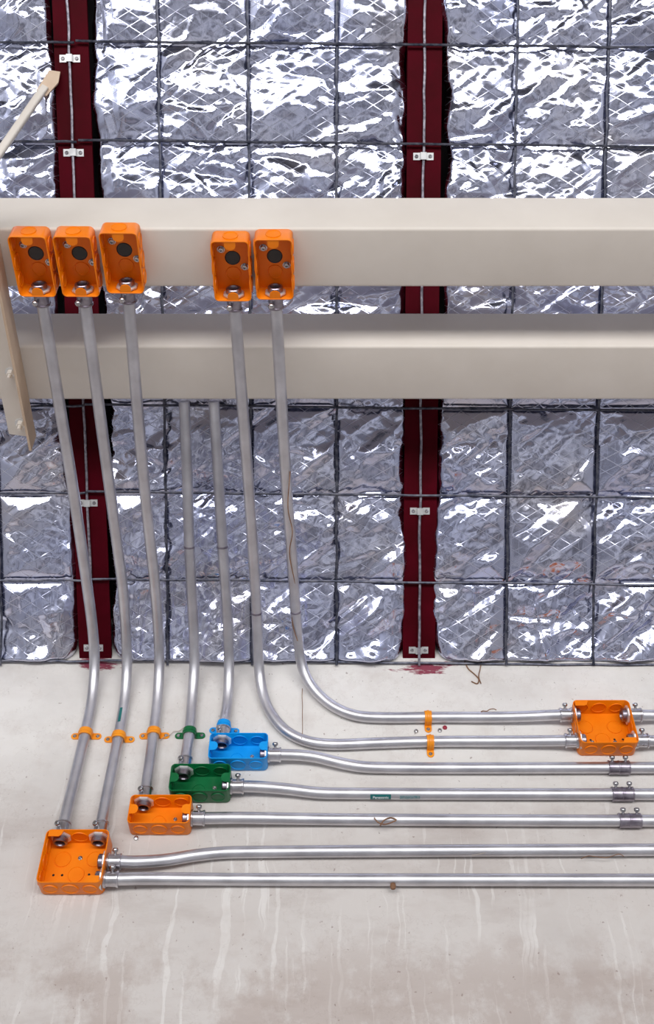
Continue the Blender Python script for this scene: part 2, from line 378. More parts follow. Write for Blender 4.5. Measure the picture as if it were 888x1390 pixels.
def foil(ledge, redge, seed, diag, label, step=0.0025):
    """ledge, redge: [(v, x), ...]; None-type outer edges are simply straight"""
    nv = int((VTOP + 0.0) / step)
    v1 = np.linspace(-0.004, VTOP, nv)
    le = np.interp(v1, [q[0] for q in ledge], [q[1] for q in ledge])
    re = np.interp(v1, [q[0] for q in redge], [q[1] for q in redge])
    r = np.random.RandomState(seed)
    def wob(s, a): return a * lattice(v1, v1 * 0 + s, 0.055, 1, 0, seed + s, 0.1) + a * 0.4 * lattice(v1, v1 * 0 + s, 0.024, 1, 0, seed + s + 1, 0.1)
    le = le + wob(3, 0.0045); re = re + wob(7, 0.0045)
    rc = 0.045                                                       # rounded lower corners
    cr = np.where(v1 < rc, 0.030 * (1 - np.sqrt(np.clip(1 - ((rc - v1) / rc) ** 2, 0, 1))), 0)
    le = le + cr; re = re - cr
    nu = int((re.mean() - le.mean()) / step)
    s1 = np.linspace(0, 1, nu)
    u = le[:, None] * (1 - s1) + re[:, None] * s1
    v = np.repeat(v1[:, None], nu, 1)
    e = np.minimum(u - le[:, None], re[:, None] - u)
    k = seed * 13
    amp = 0.55 + 0.45 * lattice(u, v, 0.19, 0.17, 0.4, k + 9, 0.5)
    amp = np.clip(amp, 0.35, 1.2)
    up = sm(v, 0.55, 0.75)
    h = -0.004 + 0.0105 * lattice(u, v, 0.105, 0.070, 0.5, k, 0.5) * (0.5 + 0.5 * amp)
    h += amp * 0.0066 * lattice(u, v, 0.062, 0.030, 0.55, k + 1, 0.5)
    h += amp * 0.0030 * lattice(u, v, 0.030, 0.018, -0.4, k + 2, 0.45)
    h += amp * 0.0012 * lattice(u, v, 0.013, 0.009, 0.9, k + 3)
    h += (1 - up) * diag * 0.0090 * lattice(u, v, 0.18, 0.030, 0.75 if diag > 0 else -0.75, k + 5, 0.3)
    h += sm(0.08 - e, 0, 0.08) * 0.0052 * lattice(u, v, 0.018, 0.13, 0.06, k + 6, 0.25)      # long tucks along the rafters
    h += sm(0.045 - e, 0, 0.045) * 0.0032 * lattice(u, v, 0.018, 0.024, 0.3, k + 7)
    lowm = sm(0.17 - v, 0, 0.05)                                     # the lowest row sags into fans of pleats
    uc = (u + 5) % 0.16 - 0.08
    h += lowm * 0.0046 * lattice(u + uc * v * 2.0, v, 0.026, 0.11, 0.1, k + 8, 0.3)
    du = np.min([np.abs(u - x) for x in VX], 0); dv = np.min([np.abs(v - x) for x in HV[1:]], 0)
    h += 0.009 * np.sin(np.clip(du / 0.08, 0, 1) * 1.57) * np.sin(np.clip(dv / 0.075, 0, 1) * 1.57)
    lim = -0.0040 + 0.45 * np.minimum(du, dv)                         # the wires press into the sheet
    h = np.where(h > lim, lim + (h - lim) * 0.12 * np.clip(np.minimum(du, dv) / 0.01, 0, 1), h)
    h += 0.017 * np.exp(-np.clip(v, 0, 9) / 0.045) * sm(e, 0, 0.05)          # sags over the wall head
    h -= 0.012 * np.exp(-(e / 0.0045) ** 1.5)
    h = h * sm(v, -0.004, 0.006)
    P = np.array(O)[None, None, :] + u[..., None] * np.array([1, 0, 0]) + v[..., None] * np.array(UPS) + h[..., None] * np.array(NRM)
    P[..., 1] = np.minimum(P[..., 1], YW - 0.0006)                   # stays on the room side of the wall
    V = P.reshape(-1, 3)
    idx = np.arange(nv * nu).reshape(nv, nu)
    F = np.stack([idx[:-1, :-1], idx[:-1, 1:], idx[1:, 1:], idx[1:, :-1]], -1).reshape(-1, 4)
    me = bpy.data.meshes.new('foil_insulation')
    me.vertices.add(len(V)); me.vertices.foreach_set('co', V.astype(np.float32).ravel())
    me.loops.add(F.size); me.loops.foreach_set('vertex_index', F.astype(np.int32).ravel())
    me.polygons.add(len(F)); me.polygons.foreach_set('loop_start', np.arange(0, F.size, 4, dtype=np.int32))
    me.polygons.foreach_set('use_smooth', np.ones(len(F), dtype=bool))
    me.update(calc_edges=True)
    uvl = me.uv_layers.new(name='UVMap')
    UV = np.stack([u, v], -1).reshape(-1, 2)[F.ravel()]
    uvl.data.foreach_set('uv', UV.astype(np.float32).ravel())
    o = link('foil_insulation', me, 'foil')
    return tag(o, label, 'insulation', 'foil insulation blankets between the rafters')
def E(*pp): return sorted((roof_px(x, y)[1], roof_px(x, y)[0]) for x, y in pp)
foil([(0, -1.02), (2, -1.02)], E((66, 0), (73, 120), (78, 200), (82, 545), (95, 680), (103, 800), (107, 890)), 3, 0.35,
     'crumpled silver foil insulation at the far left, beside the cut-off left edge')
foil(E((123, 0), (127, 190), (131, 260), (142, 545), (146, 650), (149, 760), (150, 890)), E((553, 0), (551, 190), (549, 545), (550, 690), (552, 800), (549, 890)), 5, 0.45,
     'wide crumpled silver foil insulation between the two red rafters')
foil(E((600, 0), (604, 110), (608, 200), (599, 545), (592, 660), (589, 760), (588, 890)), [(0, 1.04), (2, 1.04)], 8, 0.9,
     'crumpled silver foil insulation filling the right, with long diagonal folds')

# ------------------------------------------------------------------ wire mesh
def wires(x0, x1, xs, label, dv, tilt):
    M = frame(roof((x0 + x1) / 2, HV[0], 0), (1, 0, 0), UPS, Vector((1, 0, 0)).cross(UPS))
    t = thing('wire_mesh', M, label, 'wire mesh', 'wire mesh sheets holding the foil')
    for v in HV:
        pts = []
        n = 26
        for k in range(n + 1):
            x = x0 + (x1 - x0) * k / n
            q = roof(x, v + dv + tilt * (x - RB) + random.uniform(-0.0009, 0.0009), 0.0045 + (0.007 if v == HV[0] else 0) + random.uniform(-0.0004, 0.0004)); q.y = min(q.y, YW - 0.003); pts.append(q)
        world_part('wire', MB().tube(catmull(pts, 2), 0.0024, 8), 'wire', t)
    for x in xs:
        pts = []
        n = 44
        for k in range(n + 1):
            v = HV[0] - 0.003 + (VTOP - HV[0]) * k / n
            pts.append(roof(x - (ASKEW * v if x == VX[3] else 0) + random.uniform(-0.0012, 0.0012), v, 0.016 * math.exp(-max(v, 0) / 0.045) + random.uniform(-0.0005, 0.0005)))
        world_part('wire', MB().tube(catmull(pts, 2), 0.0025, 8), 'wire_pale' if x in (VX[3], VX[7]) else 'wire', t)
wires(-0.96, RA - 0.009, VX[:3], 'dark wire mesh sheet over the leftmost foil, ending at the left rafter', 0.004, 0.0)
wires(RA - 0.006, 1.0, VX[3:], 'large dark wire mesh sheet over the middle and right foil', 0.0, -0.011)

# ------------------------------------------------------------------ clips on the rafters
clip_me = {}
def screw_mesh():
    return MB().lathe([(0, 0), (0.0034, 0), (0.0034, 0.0008), (0.0024, 0.0018), (0.0014, 0.0018), (0.0012, 0.0009), (0, 0.0009)], 12).data('screw')
SCREW = screw_mesh()
def clip_mesh():
    mb = MB(); prof = [(-0.0185, 0), (-0.0062, 0), (-0.0052, 0.0062), (0.0052, 0.0062), (0.0062, 0), (0.0185, 0)]
    for (xa, za), (xb, zb) in zip(prof[:-1], prof[1:]):
        mb.loft([[(xa, -0.0065, za), (xa, 0.0065, za), (xa, 0.0065, za + 0.0014), (xa, -0.0065, za + 0.0014)],
                 [(xb, -0.0065, zb), (xb, 0.0065, zb), (xb, 0.0065, zb + 0.0014), (xb, -0.0065, zb + 0.0014)]])
    return mb.data('plate', False)
CLIP = clip_mesh()
for (px, py, lab) in ((91, 79, 'topmost white metal wire clip on the left rafter'),
                      (96, 207, 'white metal wire clip on the left rafter just above the upper cream beam'),
                      (120, 683, 'white metal wire clip on the left rafter between the two leftmost conduits'),
                      (124, 880, 'lowest white metal wire clip on the left rafter, against the wall top'),
                      (576, 212, 'white metal wire clip on the right rafter above the upper cream beam'),
                      (576, 694, 'white metal wire clip on the right rafter below the cream beams'),
                      (575, 883, 'lowest white metal wire clip on the right rafter, above the red paint smear')):
    u, v = roof_px(px, py)
    u = VX[3] - ASKEW * v if px < 200 else VX[7]
    M = frame(roof(u, v, -0.0035), (1, 0, 0), -UPS, NRM)
    t = thing('wire_clip', M, lab, 'clip', 'wire clips on the rafters')
    link('plate', CLIP, 'zinc_white', t)
    for x in (-0.0125, 0.0125): link('screw', SCREW, 'screw', t, Matrix.Translation((x, 0, 0.0014)))

# ------------------------------------------------------------------ cream steel beams
ZS = CAMZ + 1.410                                           # soffit height of both beams
def beam(y0, y1, h, label):
    t = thing('steel_beam', Matrix.Translation((0, (y0 + y1) / 2, ZS)), label, 'beam', 'cream steel beams under the roof')
    def loop(ins, r, x):
        return [(x, q[0], q[1] + h / 2) for q in rrect(y1 - y0 - 2 * ins, h - 2 * ins, r, 0, 5)]
    link('tube', MB().loft([loop(0.0045, 0.003, -1.6), loop(0, 0.005, -1.6), loop(0, 0.005, 1.6), loop(0.0045, 0.003, 1.6)], False, False).loft([loop(0.0045, 0.003, -1.6), loop(0.0045, 0.003, 1.6)], False, False).data('tube'), 'cream', t)
    return t
B1 = (at(0, 310, Z=ZS).y, at(0, 390, Z=ZS).y)
B2 = (at(0, 470, Z=ZS).y, at(0, 543, Z=ZS).y)
beam(B1[0], B1[1], 0.102, 'cream painted square steel beam carrying the orange boxes')
beam(B2[0], B2[1], 0.101, 'cream painted square steel beam behind the conduits, below the boxed one')

# angle bar bolted under the beams at the left edge
pa, pb = at(43, 611, Z=ZS - 0.040), at(2, 400, Z=ZS - 0.040)
dirb = (pb - pa); dirb.z = 0; dirb.normalize()
M = frame(Vector((pa.x, pa.y, ZS - 0.0015)), Vector((0, 0, 1)).cross(-dirb) * -1, dirb, Vector((0, 0, -1)))
if M.determinant() < 0: raise SystemExit('bad frame')
t = thing('angle_bar', M, 'cream angle bar bolted underneath the beams at the left edge', 'angle bar')
LB = 0.62
xs = 1 if M.col[0].x > 0 else -1
def ax(a, b_): return (min(a * xs, b_ * xs), max(a * xs, b_ * xs))
f0 = ax(-0.046, -0.004)
fl = MB(); outl = [(f0[0], 0.006 if xs > 0 else 0.0), (f0[1], 0.0 if xs > 0 else 0.006), (f0[1], LB), (f0[0], LB)]
fl.loft([[(x, y, 0) for x, y in outl], [(x, y, 0.004) for x, y in outl]])
link('flat_leg', fl.data('flat_leg', False), 'cream', t)
g0 = ax(-0.004, 0.0)
link('hanging_leg', MB().box(g0[0], g0[1], 0, LB, 0, 0.0405).data('hanging_leg', False), 'cream_tan', t)  # cream leg in shade, the shade painted as brown
for (y, sc) in ((0.032, 1.0), (0.142, 0.9)):
    bo = link('bolt', MB().lathe([(0, 0), (0.0035 * sc, 0), (0.0035 * sc, 0.019), (0, 0.019)], 14).data('bolt'), 'cream', t, Matrix.Translation((-0.021 * xs, y, 0.004)))
    link('washer', MB().lathe([(0.003, 0), (0.0105 * sc, 0), (0.0105 * sc, 0.0016), (0.003, 0.0016)], 20).data('washer'), 'zinc_white', bo)
    link('nut', MB().lathe([(0.0035 * sc, 0.0016), (0.0072 * sc, 0.0016), (0.0072 * sc, 0.0085), (0.006 * sc, 0.0095), (0.0035 * sc, 0.0095)], 6).data('nut', False), 'cream', bo)

# diagonal strut at the upper left, from the beam up to the left rafter
u, v = roof_px(68, 104, 0.02); p1 = roof(u, v, 0.012)
u0, v0 = roof_px(-45, 272, 0.1); p0 = roof(u0, v0, 0.10)
M = axis_frame(p1, p0 - p1, NRM)
t = thing('diagonal_strut', M, 'thin cream diagonal strut at the upper left corner meeting the left rafter', 'strut')
Ls = (p0 - p1).length
link('rod', MB().loft([rrect(0.013, 0.006, 0.0025, 0.02, 3), rrect(0.0145, 0.0125, 0.004, 0.045, 3), rrect(0.0145, 0.0125, 0.004, Ls, 3)]).data('rod'), 'cream', t)
link('end_plate', MB().loft([[(-0.012, -0.006, -0.012), (0.006, -0.006, -0.020), (0.014, -0.006, 0.0), (0.010, -0.006, 0.034), (-0.010, -0.006, 0.034)],
                            [(-0.012, -0.002, -0.012), (0.006, -0.002, -0.020), (0.014, -0.002, 0.0), (0.010, -0.002, 0.034), (-0.010, -0.002, 0.034)]]).data('end_plate', False), 'cream_tan', t)

# ------------------------------------------------------------------ boxes
T = 0.0017
def shell_mesh(w_, h_, d_, r):
    mb = MB()
    mb.loft([rrect(w_ - 0.004, h_ - 0.004, r - 0.001, 0), rrect(w_ - 0.001, h_ - 0.001, r, 0.0008), rrect(w_, h_, r, 0.0022), rrect(w_, h_, r, d_ - 0.0004),
             rrect(w_ - 0.0008, h_ - 0.0008, r - 0.0004, d_), rrect(w_ - 2 * T + 0.0006, h_ - 2 * T + 0.0006, r - T, d_), rrect(w_ - 2 * T, h_ - 2 * T, r - T, d_ - 0.0004),
             rrect(w_ - 2 * T, h_ - 2 * T, r - T, T + 0.0015), rrect(w_ - 2 * T - 0.002, h_ - 2 * T - 0.002, r - T - 0.0006, T)])
    return mb.data('shell')
def ko_mesh(r):
    p_ = [(0, 0.0004), (r - 0.0016, 0.0004), (r - 0.0010, 0.0013), (r - 0.0002, 0.0013), (r + 0.0002, -0.0002)]
    full = [(a_, z_ + T / 2) for a_, z_ in p_] + [(a_, -z_ - T / 2) for a_, z_ in reversed(p_)]
    return MB().lathe(full, 24).data('knockout')
KO_L, KO_S = {}, {}
def tab_round(w_, l_, t_=0.0016):
    n = 8
    pts = [(-w_ / 2 - 0.002, 0), (w_ / 2 + 0.002, 0), (w_ / 2, 0.002)] + [(w_ / 2 * math.cos(math.pi * k / n), l_ - w_ / 2 * 0.8 + w_ / 2 * 0.8 * math.sin(math.pi * k / n)) for k in range(n + 1)] + [(-w_ / 2, 0.002)]
    return MB().loft([[(x, y, -t_) for x, y in pts], [(x, y, 0) for x, y in pts]]).data('screw_tab')
HOLE = MB().lathe([(0, 0.0002), (0.0019, 0.0002), (0.0021, 0.0)], 12).data('hole')  # flat disc, coloured black for the shade in a screw hole
MSCREW = MB().lathe([(0, 0), (0.0060, 0), (0.0060, 0.0012), (0.0046, 0.0012), (0.0046, 0.0038), (0.0036, 0.0046), (0.0022, 0.0046), (0.0020, 0.0022), (0, 0.0022)], 16).data('mounting_screw')
KO_SHADE = MB().lathe([(0, 0.0003), (0.0105, 0.0003), (0.0112, 0.0009), (0.0119, 0.0007), (0.0121, 0.0)], 28).data('knockout_opening')  # flat disc, coloured black for the shade in an open knockout
def loc(x, y, z, rx=0, ry=0, rz=0):
    return Matrix.Translation((x, y, z)) @ Matrix.Rotation(rz, 4, 'Z') @ Matrix.Rotation(ry, 4, 'Y') @ Matrix.Rotation(rx, 4, 'X')
cache = {}
def per_mat(kind, mat, fn):
    k = (kind, mat)
    if k not in cache: cache[k] = fn()
    return cache[k]
H90 = math.pi / 2
def side_kos(t, w_, h_, d_, mat, used, big):
    """rows of knockouts in the four side walls; used = set of (side, slot) taken by connectors"""
    zc = d_ * 0.5
    long_x = [-0.031, 0.0, 0.031]
    long_y = [-0.027, 0.0, 0.027] if h_ > 0.07 else [0.0]
    for side, ys, sgn in (('top', long_x, 1), ('bottom', long_x, -1)):
        for k, x in enumerate(long_x):
            if (side, k) in used: continue
            me = per_mat('koL' if k == 1 and big else 'koS', mat, lambda: ko_mesh(0.0135 if k == 1 and big else 0.0118))
            link('knockout', me, mat, t, loc(x, sgn * (h_ / 2 - T / 2), zc, rx=-H90 * sgn))
    for side, sgn in (('right', 1), ('left', -1)):
        for k, y in enumerate(long_y):
            if (side, k) in used: continue
            me = per_mat('koS', mat, lambda: ko_mesh(0.0118))
            link('knockout', me, mat, t, loc(sgn * (w_ / 2 - T / 2), y, zc, ry=H90 * sgn))
def small_box(M, w_, h_, d_, mat, label, group, used, wall, name):
    """w_ is the long side along local x for wall boxes; local z is the opening"""
    t = thing(name, M, label, 'junction box', group)
    link('shell', per_mat('sh%.3f%.3f%.3f' % (w_, h_, d_), mat, lambda: shell_mesh(w_, h_, d_, 0.0075)), mat, t)
    side_kos(t, w_, h_, d_, mat, used, True)
    tab = per_mat('tab', mat, lambda: tab_round(0.017, 0.014))
    link('screw_tab', tab, mat, t, loc(-w_ / 2 + T * 0.7, 0, d_ - 0.0005, rz=-H90))
    tb = link('screw_tab', tab, mat, t, loc(w_ / 2 - T * 0.7, 0, d_ - 0.0005, rz=H90))
    return t
WALLF = lambda x, z: frame(Vector((x, YW, z)), (1, 0, 0), (0, 0, 1), (0, -1, 0))
SW, SH, SD = 0.102, 0.052, 0.039
QW, QH, QD = 0.102, 0.090, 0.041
def cz(z): return z + CAMZ
BOX = {}
def sq_box(key, x, z, label, used, plug_screws):
    M = WALLF(x, z)
    t = thing('square_junction_box', M, label, 'junction box', 'open square junction boxes on the wall')
    link('shell', per_mat('shq', 'orange', lambda: shell_mesh(QW, QH, QD, 0.0085)), 'orange', t)
    side_kos(t, QW, QH, QD, 'orange', used, True)
    for (x_, y_) in ((-0.026, 0.014), (0.026, 0.014), (0.0, -0.012)):
        link('knockout', per_mat('koL2', 'orange', lambda: ko_mesh(0.0135)), 'orange', t, loc(x_, y_, T / 2))
    for (x_, y_) in ((-0.036, -0.013), (-0.022, -0.013), (0.021, -0.012), (0.036, -0.012)):
        link('hole', HOLE, 'black', t, loc(x_, y_, T))
    for (x_, y_) in plug_screws:
        link('mounting_screw', MSCREW, 'screw', t, loc(x_, y_, T) @ Matrix.Scale(0.6, 4))
    def ctab(s):
        pts = [(0, 0), (0.024, 0), (0.021, 0.008), (0.017, 0.0105), (0, 0.0105)]
        return MB().loft([[(x_, -y_, -0.0016) for x_, y_ in pts], [(x_, -y_, 0) for x_, y_ in pts]]).data('screw_tab')
    tabm = per_mat('ctab', 'orange', lambda: ctab(1))
    link('screw_tab', tabm, 'orange', t, loc(-QW / 2 + 0.004, QH / 2 - T * 0.7, QD - 0.0004))
    link('screw_tab', tabm, 'orange', t, loc(QW / 2 - 0.004, -QH / 2 + T * 0.7, QD - 0.0004, rz=math.pi))
    BOX[key] = (x, z, QW, QH, QD)
sq_box('sq1', -0.403, cz(0.817), 'open orange square junction box at the lower left, receiving the two leftmost conduits', {('top', 0), ('top', 2), ('right', 0), ('right', 2)}, ((0.002, 0.016), (0.0, -0.040), (0.026, -0.030)))
sq_box('sq2', 0.493, cz(1.070), 'open orange square junction box on the wall at the right', {('left', 0), ('left', 2), ('right', 0), ('right', 2)}, ((-0.020, -0.018), (0.021, -0.018)))
for key, x, z, mat, label in (('or', -0.276, 0.900, 'orange', 'small open orange junction box on the wall, left of the green one'),
                              ('gr', -0.215, 0.959, 'green', 'small open green junction box between the orange and the blue one'),
                              ('bl', -0.154, 1.021, 'blue', 'small open blue junction box on the wall')):
    t = small_box(WALLF(x, cz(z)), SW, SH, SD, mat, label, 'small open junction boxes on the wall', {('top', 0), ('right', 0)}, True, 'junction_box')
    link('mounting_screw', MSCREW, 'screw', t, loc(0.022, 0.002, T) @ Matrix.Scale(0.55, 4))
    link('knockout', per_mat('koS', mat, lambda: ko_mesh(0.0118)), mat, t, loc(-0.005, -0.003, T / 2))
    BOX[key] = (x, cz(z), SW, SH, SD)
# boxes under the upper beam, opening downwards; local x = along the conduit (towards the wall), z = down
UB = []
UL = ('leftmost', 'second from the left', 'third from the left, slightly nearer', 'fourth from the left', 'rightmost')
UD = ('open orange switch box under the upper beam, leftmost of the five',
      'open orange switch box under the upper beam, second from the left',
      'open orange switch box under the upper beam, middle one of the five',
      'open orange switch box under the upper beam, left one of the right-hand pair',
      'open orange switch box under the upper beam, right one of the right-hand pair')
BD = 0.034
for k, (cx, ync, yaw) in enumerate(((-0.447, 0.756, 0.012), (-0.380, 0.756, 0.010), (-0.3105, 0.750, 0.008), (-0.1455, 0.764, 0.004), (-0.0805, 0.761, 0.0))):
    x_ = Vector((-math.sin(yaw), math.cos(yaw), 0)); z_ = Vector((0, 0, -1)); y_ = z_.cross(x_)
    M = frame(Vector((cx, ync + 0.052, ZS)), x_, y_, z_)
    used = {('right', 0)}
    t = small_box(M, 0.104, 0.0575, BD, 'orange', UD[k], 'open orange switch boxes under the upper beam', used, False, 'switch_box')
    link('knockout_opening', KO_SHADE, 'black', t, loc(-0.006, 0.0, T))
    link('knockout', per_mat('koS', 'orange', lambda: ko_mesh(0.0118)), 'orange', t, loc(0.021, 0, T / 2))
    sg = 1 if y_.x > 0 else -1
    link('mounting_screw', MSCREW, 'zinc_dark' if k in (0, 2, 3) else 'screw', t, loc(-0.021, -0.017 * sg, T))
    link('mounting_screw', MSCREW.copy() if False else MSCREW, 'screw', t, loc(0.009, 0.018 * sg, T))
    UB.append((M, M @ Vector((0.052, 0, BD * 0.52)), x_))

# ------------------------------------------------------------------ conduit fittings
PR = 0.0097                                                   # conduit radius (19 mm tube)
SETS = MB().lathe([(0, 0), (0.0024, 0), (0.0024, 0.0038), (0.0042, 0.0044), (0.0050, 0.0066), (0.0046, 0.0088), (0.0030, 0.0102), (0, 0.0104)], 12).data('set_screw')
CBODY = MB().lathe([(0.0085, -0.001), (0.0134, -0.001), (0.0138, 0.0), (0.0138, 0.003), (0.0118, 0.0038), (0.0116, 0.0085), (0.0118, 0.0195), (0.0130, 0.020), (0.0130, 0.022), (0.0122, 0.023), (0.0096, 0.023)], 24).data('body')
LOCK = MB().lathe([(0.0105, -0.0002), (0.0172, -0.0002), (0.0172, -0.0026), (0.0158, -0.0038), (0.0105, -0.0038)], 8).data('locknut', False)
BUSH = MB().lathe([(0.0120, 0.0), (0.0120, -0.0105), (0.0108, -0.0118), (0.0088, -0.0118), (0.0080, -0.0105), (0.0080, -0.001), (0, -0.001)], 22).data('bushing')
def connector(o, axis, screw, label, dark=False, group='conduit connectors'):
    axis = Vector(axis).normalized(); sv = Vector(screw); sv = (sv - axis * sv.dot(axis)).normalized()
    M = axis_frame(Vector(o), axis, sv)
    t = thing('conduit_connector', M, label, 'connector', group)
    def md(me, mat):
        return per_mat(me.name, mat, me.copy)
    link('body', md(CBODY, 'zinc_dark' if dark else 'zinc'), 'zinc_dark' if dark else 'zinc', t)
    ins = Matrix.Translation((0, 0, -T - 0.0003))
    link('locknut', LOCK, 'zinc_white', t, ins)
    link('bushing', md(BUSH, 'zinc_dark'), 'zinc_dark', t, ins)
    link('set_screw', SETS, 'screw', t, loc(0, 0.0112, 0.0125, rx=-H90))
    return t
CPL = MB().lathe([(0.0096, -0.0185), (0.0118, -0.0185), (0.0124, -0.0178), (0.0124, -0.0165), (0.0116, -0.016), (0.0116, -0.0015), (0.0122, -0.001), (0.0122, 0.001), (0.0116, 0.0015), (0.0116, 0.016), (0.0124, 0.0165), (0.0124, 0.0178), (0.0118, 0.0185), (0.0096, 0.0185)], 24).data('body')
def coupling(o, axis, label):
    M = axis_frame(o, axis, (0, -0.62, 0.78))
    t = thing('conduit_coupling', M, label, 'coupling', 'set-screw couplings on the wall conduits')
    link('body', CPL, 'zinc_dark', t)
    for z in (-0.0105, 0.0125): link('set_screw', SETS, 'screw', t, loc(0, 0.0105, z, rx=-H90))
    return t
def bx(key): return BOX[key]

# ------------------------------------------------------------------ conduits
YB = lambda key: YW - bx(key)[4] * 0.5                         # depth of a box's side knockouts
YF = YW - 0.0118                                               # conduit strapped flat on the wall
def profile(z_end, y_end, slope, R=0.115):
    """Y,Z path of a conduit: up the wall, a bend, then out from under the roof to the beams"""
    d = Vector((-math.cos(slope), math.sin(slope)))            # away from wall
    zi = z_end - (YF - y_end) * math.tan(slope)                # corner
    tl = R * math.tan((H90 - slope) / 2)
    pts = [(YF, 1.5)]
    cen = (YF - R, zi - tl)
    n = 24
    for k in range(n + 1):
        a_ = (H90 - slope) * k / n
        pts.append((cen[0] + R * math.cos(a_), cen[1] + R * math.sin(a_)))
    pts.append((y_end, z_end))
    return pts
def prof_py(y, z):
    zz = z - CAMZ; t_ = (zz * cE - y * sE) / (y * cE + zz * sE)
    return 650 - t_ * FPX
def on_profile(prof, px, py):
    for (y0, z0), (y1, z1) in zip(prof[:-1], prof[1:]):
        a_, b_ = prof_py(y0, z0), prof_py(y1, z1)
        if b_ <= py <= a_:
            lo_, hi_ = 0.0, 1.0
            for _ in range(40):
                m_ = (lo_ + hi_) / 2
                if prof_py(y0 + (y1 - y0) * m_, z0 + (z1 - z0) * m_) > py: lo_ = m_
                else: hi_ = m_
            return at(px, py, Y=y0 + (y1 - y0) * lo_)
    return at(px, py, Y=prof[0][0] if py > prof_py(*prof[1]) else prof[-1][0])
def smooth_pts(pts, it=2):
    for _ in range(it):
        pts = [pts[0]] + [pts[i] * 0.5 + (pts[i - 1] + pts[i + 1]) * 0.25 for i in range(1, len(pts) - 1)] + [pts[-1]]
    return pts
def conduit(path, label, group, joints=(), thin=1.0):
    path = [Vector(q) for q in path]
    c0 = path[len(path) // 2]
    t = thing('conduit', Matrix.Translation(c0), label, 'conduit', group)
    world_part('pipe', MB().tube(path, PR, 20), 'conduit', t)
    for j in joints:
        k = min(range(1, len(path) - 1), key=lambda i: (path[i] - Vector(j)).length)
        ax_ = path[k + 1] - path[k - 1]
        Mj = axis_frame(path[k], ax_, (0, -1, 0.3))
        mb = MB().lathe([(PR - 0.0005, -0.002), (PR + 0.0008, -0.0018), (PR + 0.0008, -0.0006), (PR + 0.0002, -0.0003), (PR + 0.0002, 0.0003), (PR + 0.0008, 0.0006), (PR + 0.0008, 0.0018), (PR - 0.0005, 0.002)], 20, Mj)
        world_part('joint_ring', mb, 'zinc_dark', t)
    return t
def resample(pts, step=0.010):
    out = [pts[0]]
    for a_, b_ in zip(pts[:-1], pts[1:]):
        n = max(1, int((b_ - a_).length / step))
        for k in range(1, n + 1): out.append(a_ + (b_ - a_) * (k / n))
    return out
PATHS = {}
VG = 'bent conduits rising from the wall to the beams'
def riser(key, wall_px, ubox, steep, label, joints=(), boxkey=None, slot=None):
    """wall_px: centre pixels from low to high; joined to a box under the beam (ubox) or to the back of the second beam"""
    if ubox is not None:
        M, e, x_ = UB[ubox]
        endp = e + x_ * 0.010
        prof = profile(endp.z, endp.y, math.atan((endp.z - CAMZ - 1.2434) / (1.45 - endp.y)))
    else:
        prof = profile(CAMZ + 1.432, B2[1] + 0.004, math.radians(26.5)); endp = None
    pts = []
    if boxkey:
        x, z, w_, h_, d_ = bx(boxkey)
        top = Vector((x + slot, YB(boxkey), z + h_ / 2))
        pts += [top + Vector((0, 0, 0.008)), top + Vector((0, 0, 0.026))]
    for px, py in wall_px: pts.append(on_profile(prof, px, py))
    if endp is not None: pts.append(endp)
    path = smooth_pts(resample(catmull(pts, 6)), 6)
    PATHS[key] = path
    js = [on_profile(prof, *j) for j in joints]
    conduit(path, label, VG, js)
    if ubox is not None:
        ax_ = path[-4] - path[-1]
        connector(e, ax_ * 0.5 + x_ * ax_.length * 0.5, (-0.35, -0.55, -0.8), UD[ubox].replace('open orange switch box', 'dark connector at the box'), True, 'connectors under the upper beam')
riser('p1', [(116, 995), (125, 950), (128.5, 905), (127, 865), (119, 800), (112, 750), (95.5, 640)], 0, False, 'leftmost bent steel conduit, from the lower left orange box up to the first beam box', boxkey='sq1', slot=-0.031)
riser('p2', [(161, 1000), (169.5, 950), (172.5, 905), (171.5, 865), (167, 800), (160, 745), (146, 640)], 1, False, 'second bent steel conduit from the left, with a teal mark above its strap', boxkey='sq1', slot=0.031)
riser('p3', [(209, 993), (214, 950), (216.5, 905), (215.5, 865), (211, 800), (205, 745), (194, 640)], 2, False, 'third bent steel conduit from the left, rising from the small orange box', boxkey='or', slot=-0.031)
riser('p4', [(257.5, 995), (261, 950), (264, 905), (263.5, 865), (260, 800), (257, 740), (254, 640), (250.5, 556), (250, 545)], None, True, 'bent steel conduit rising from the green box and vanishing behind the lower beam', ((257, 745),), boxkey='gr', slot=-0.031)
riser('p5', [(309, 955), (311, 915), (310.5, 875), (306.5, 800), (302, 740), (296, 640), (291, 556), (290, 545)], None, True, 'bent steel conduit rising from the blue box and vanishing behind the lower beam', ((301.5, 744),), boxkey='bl', slot=-0.031)
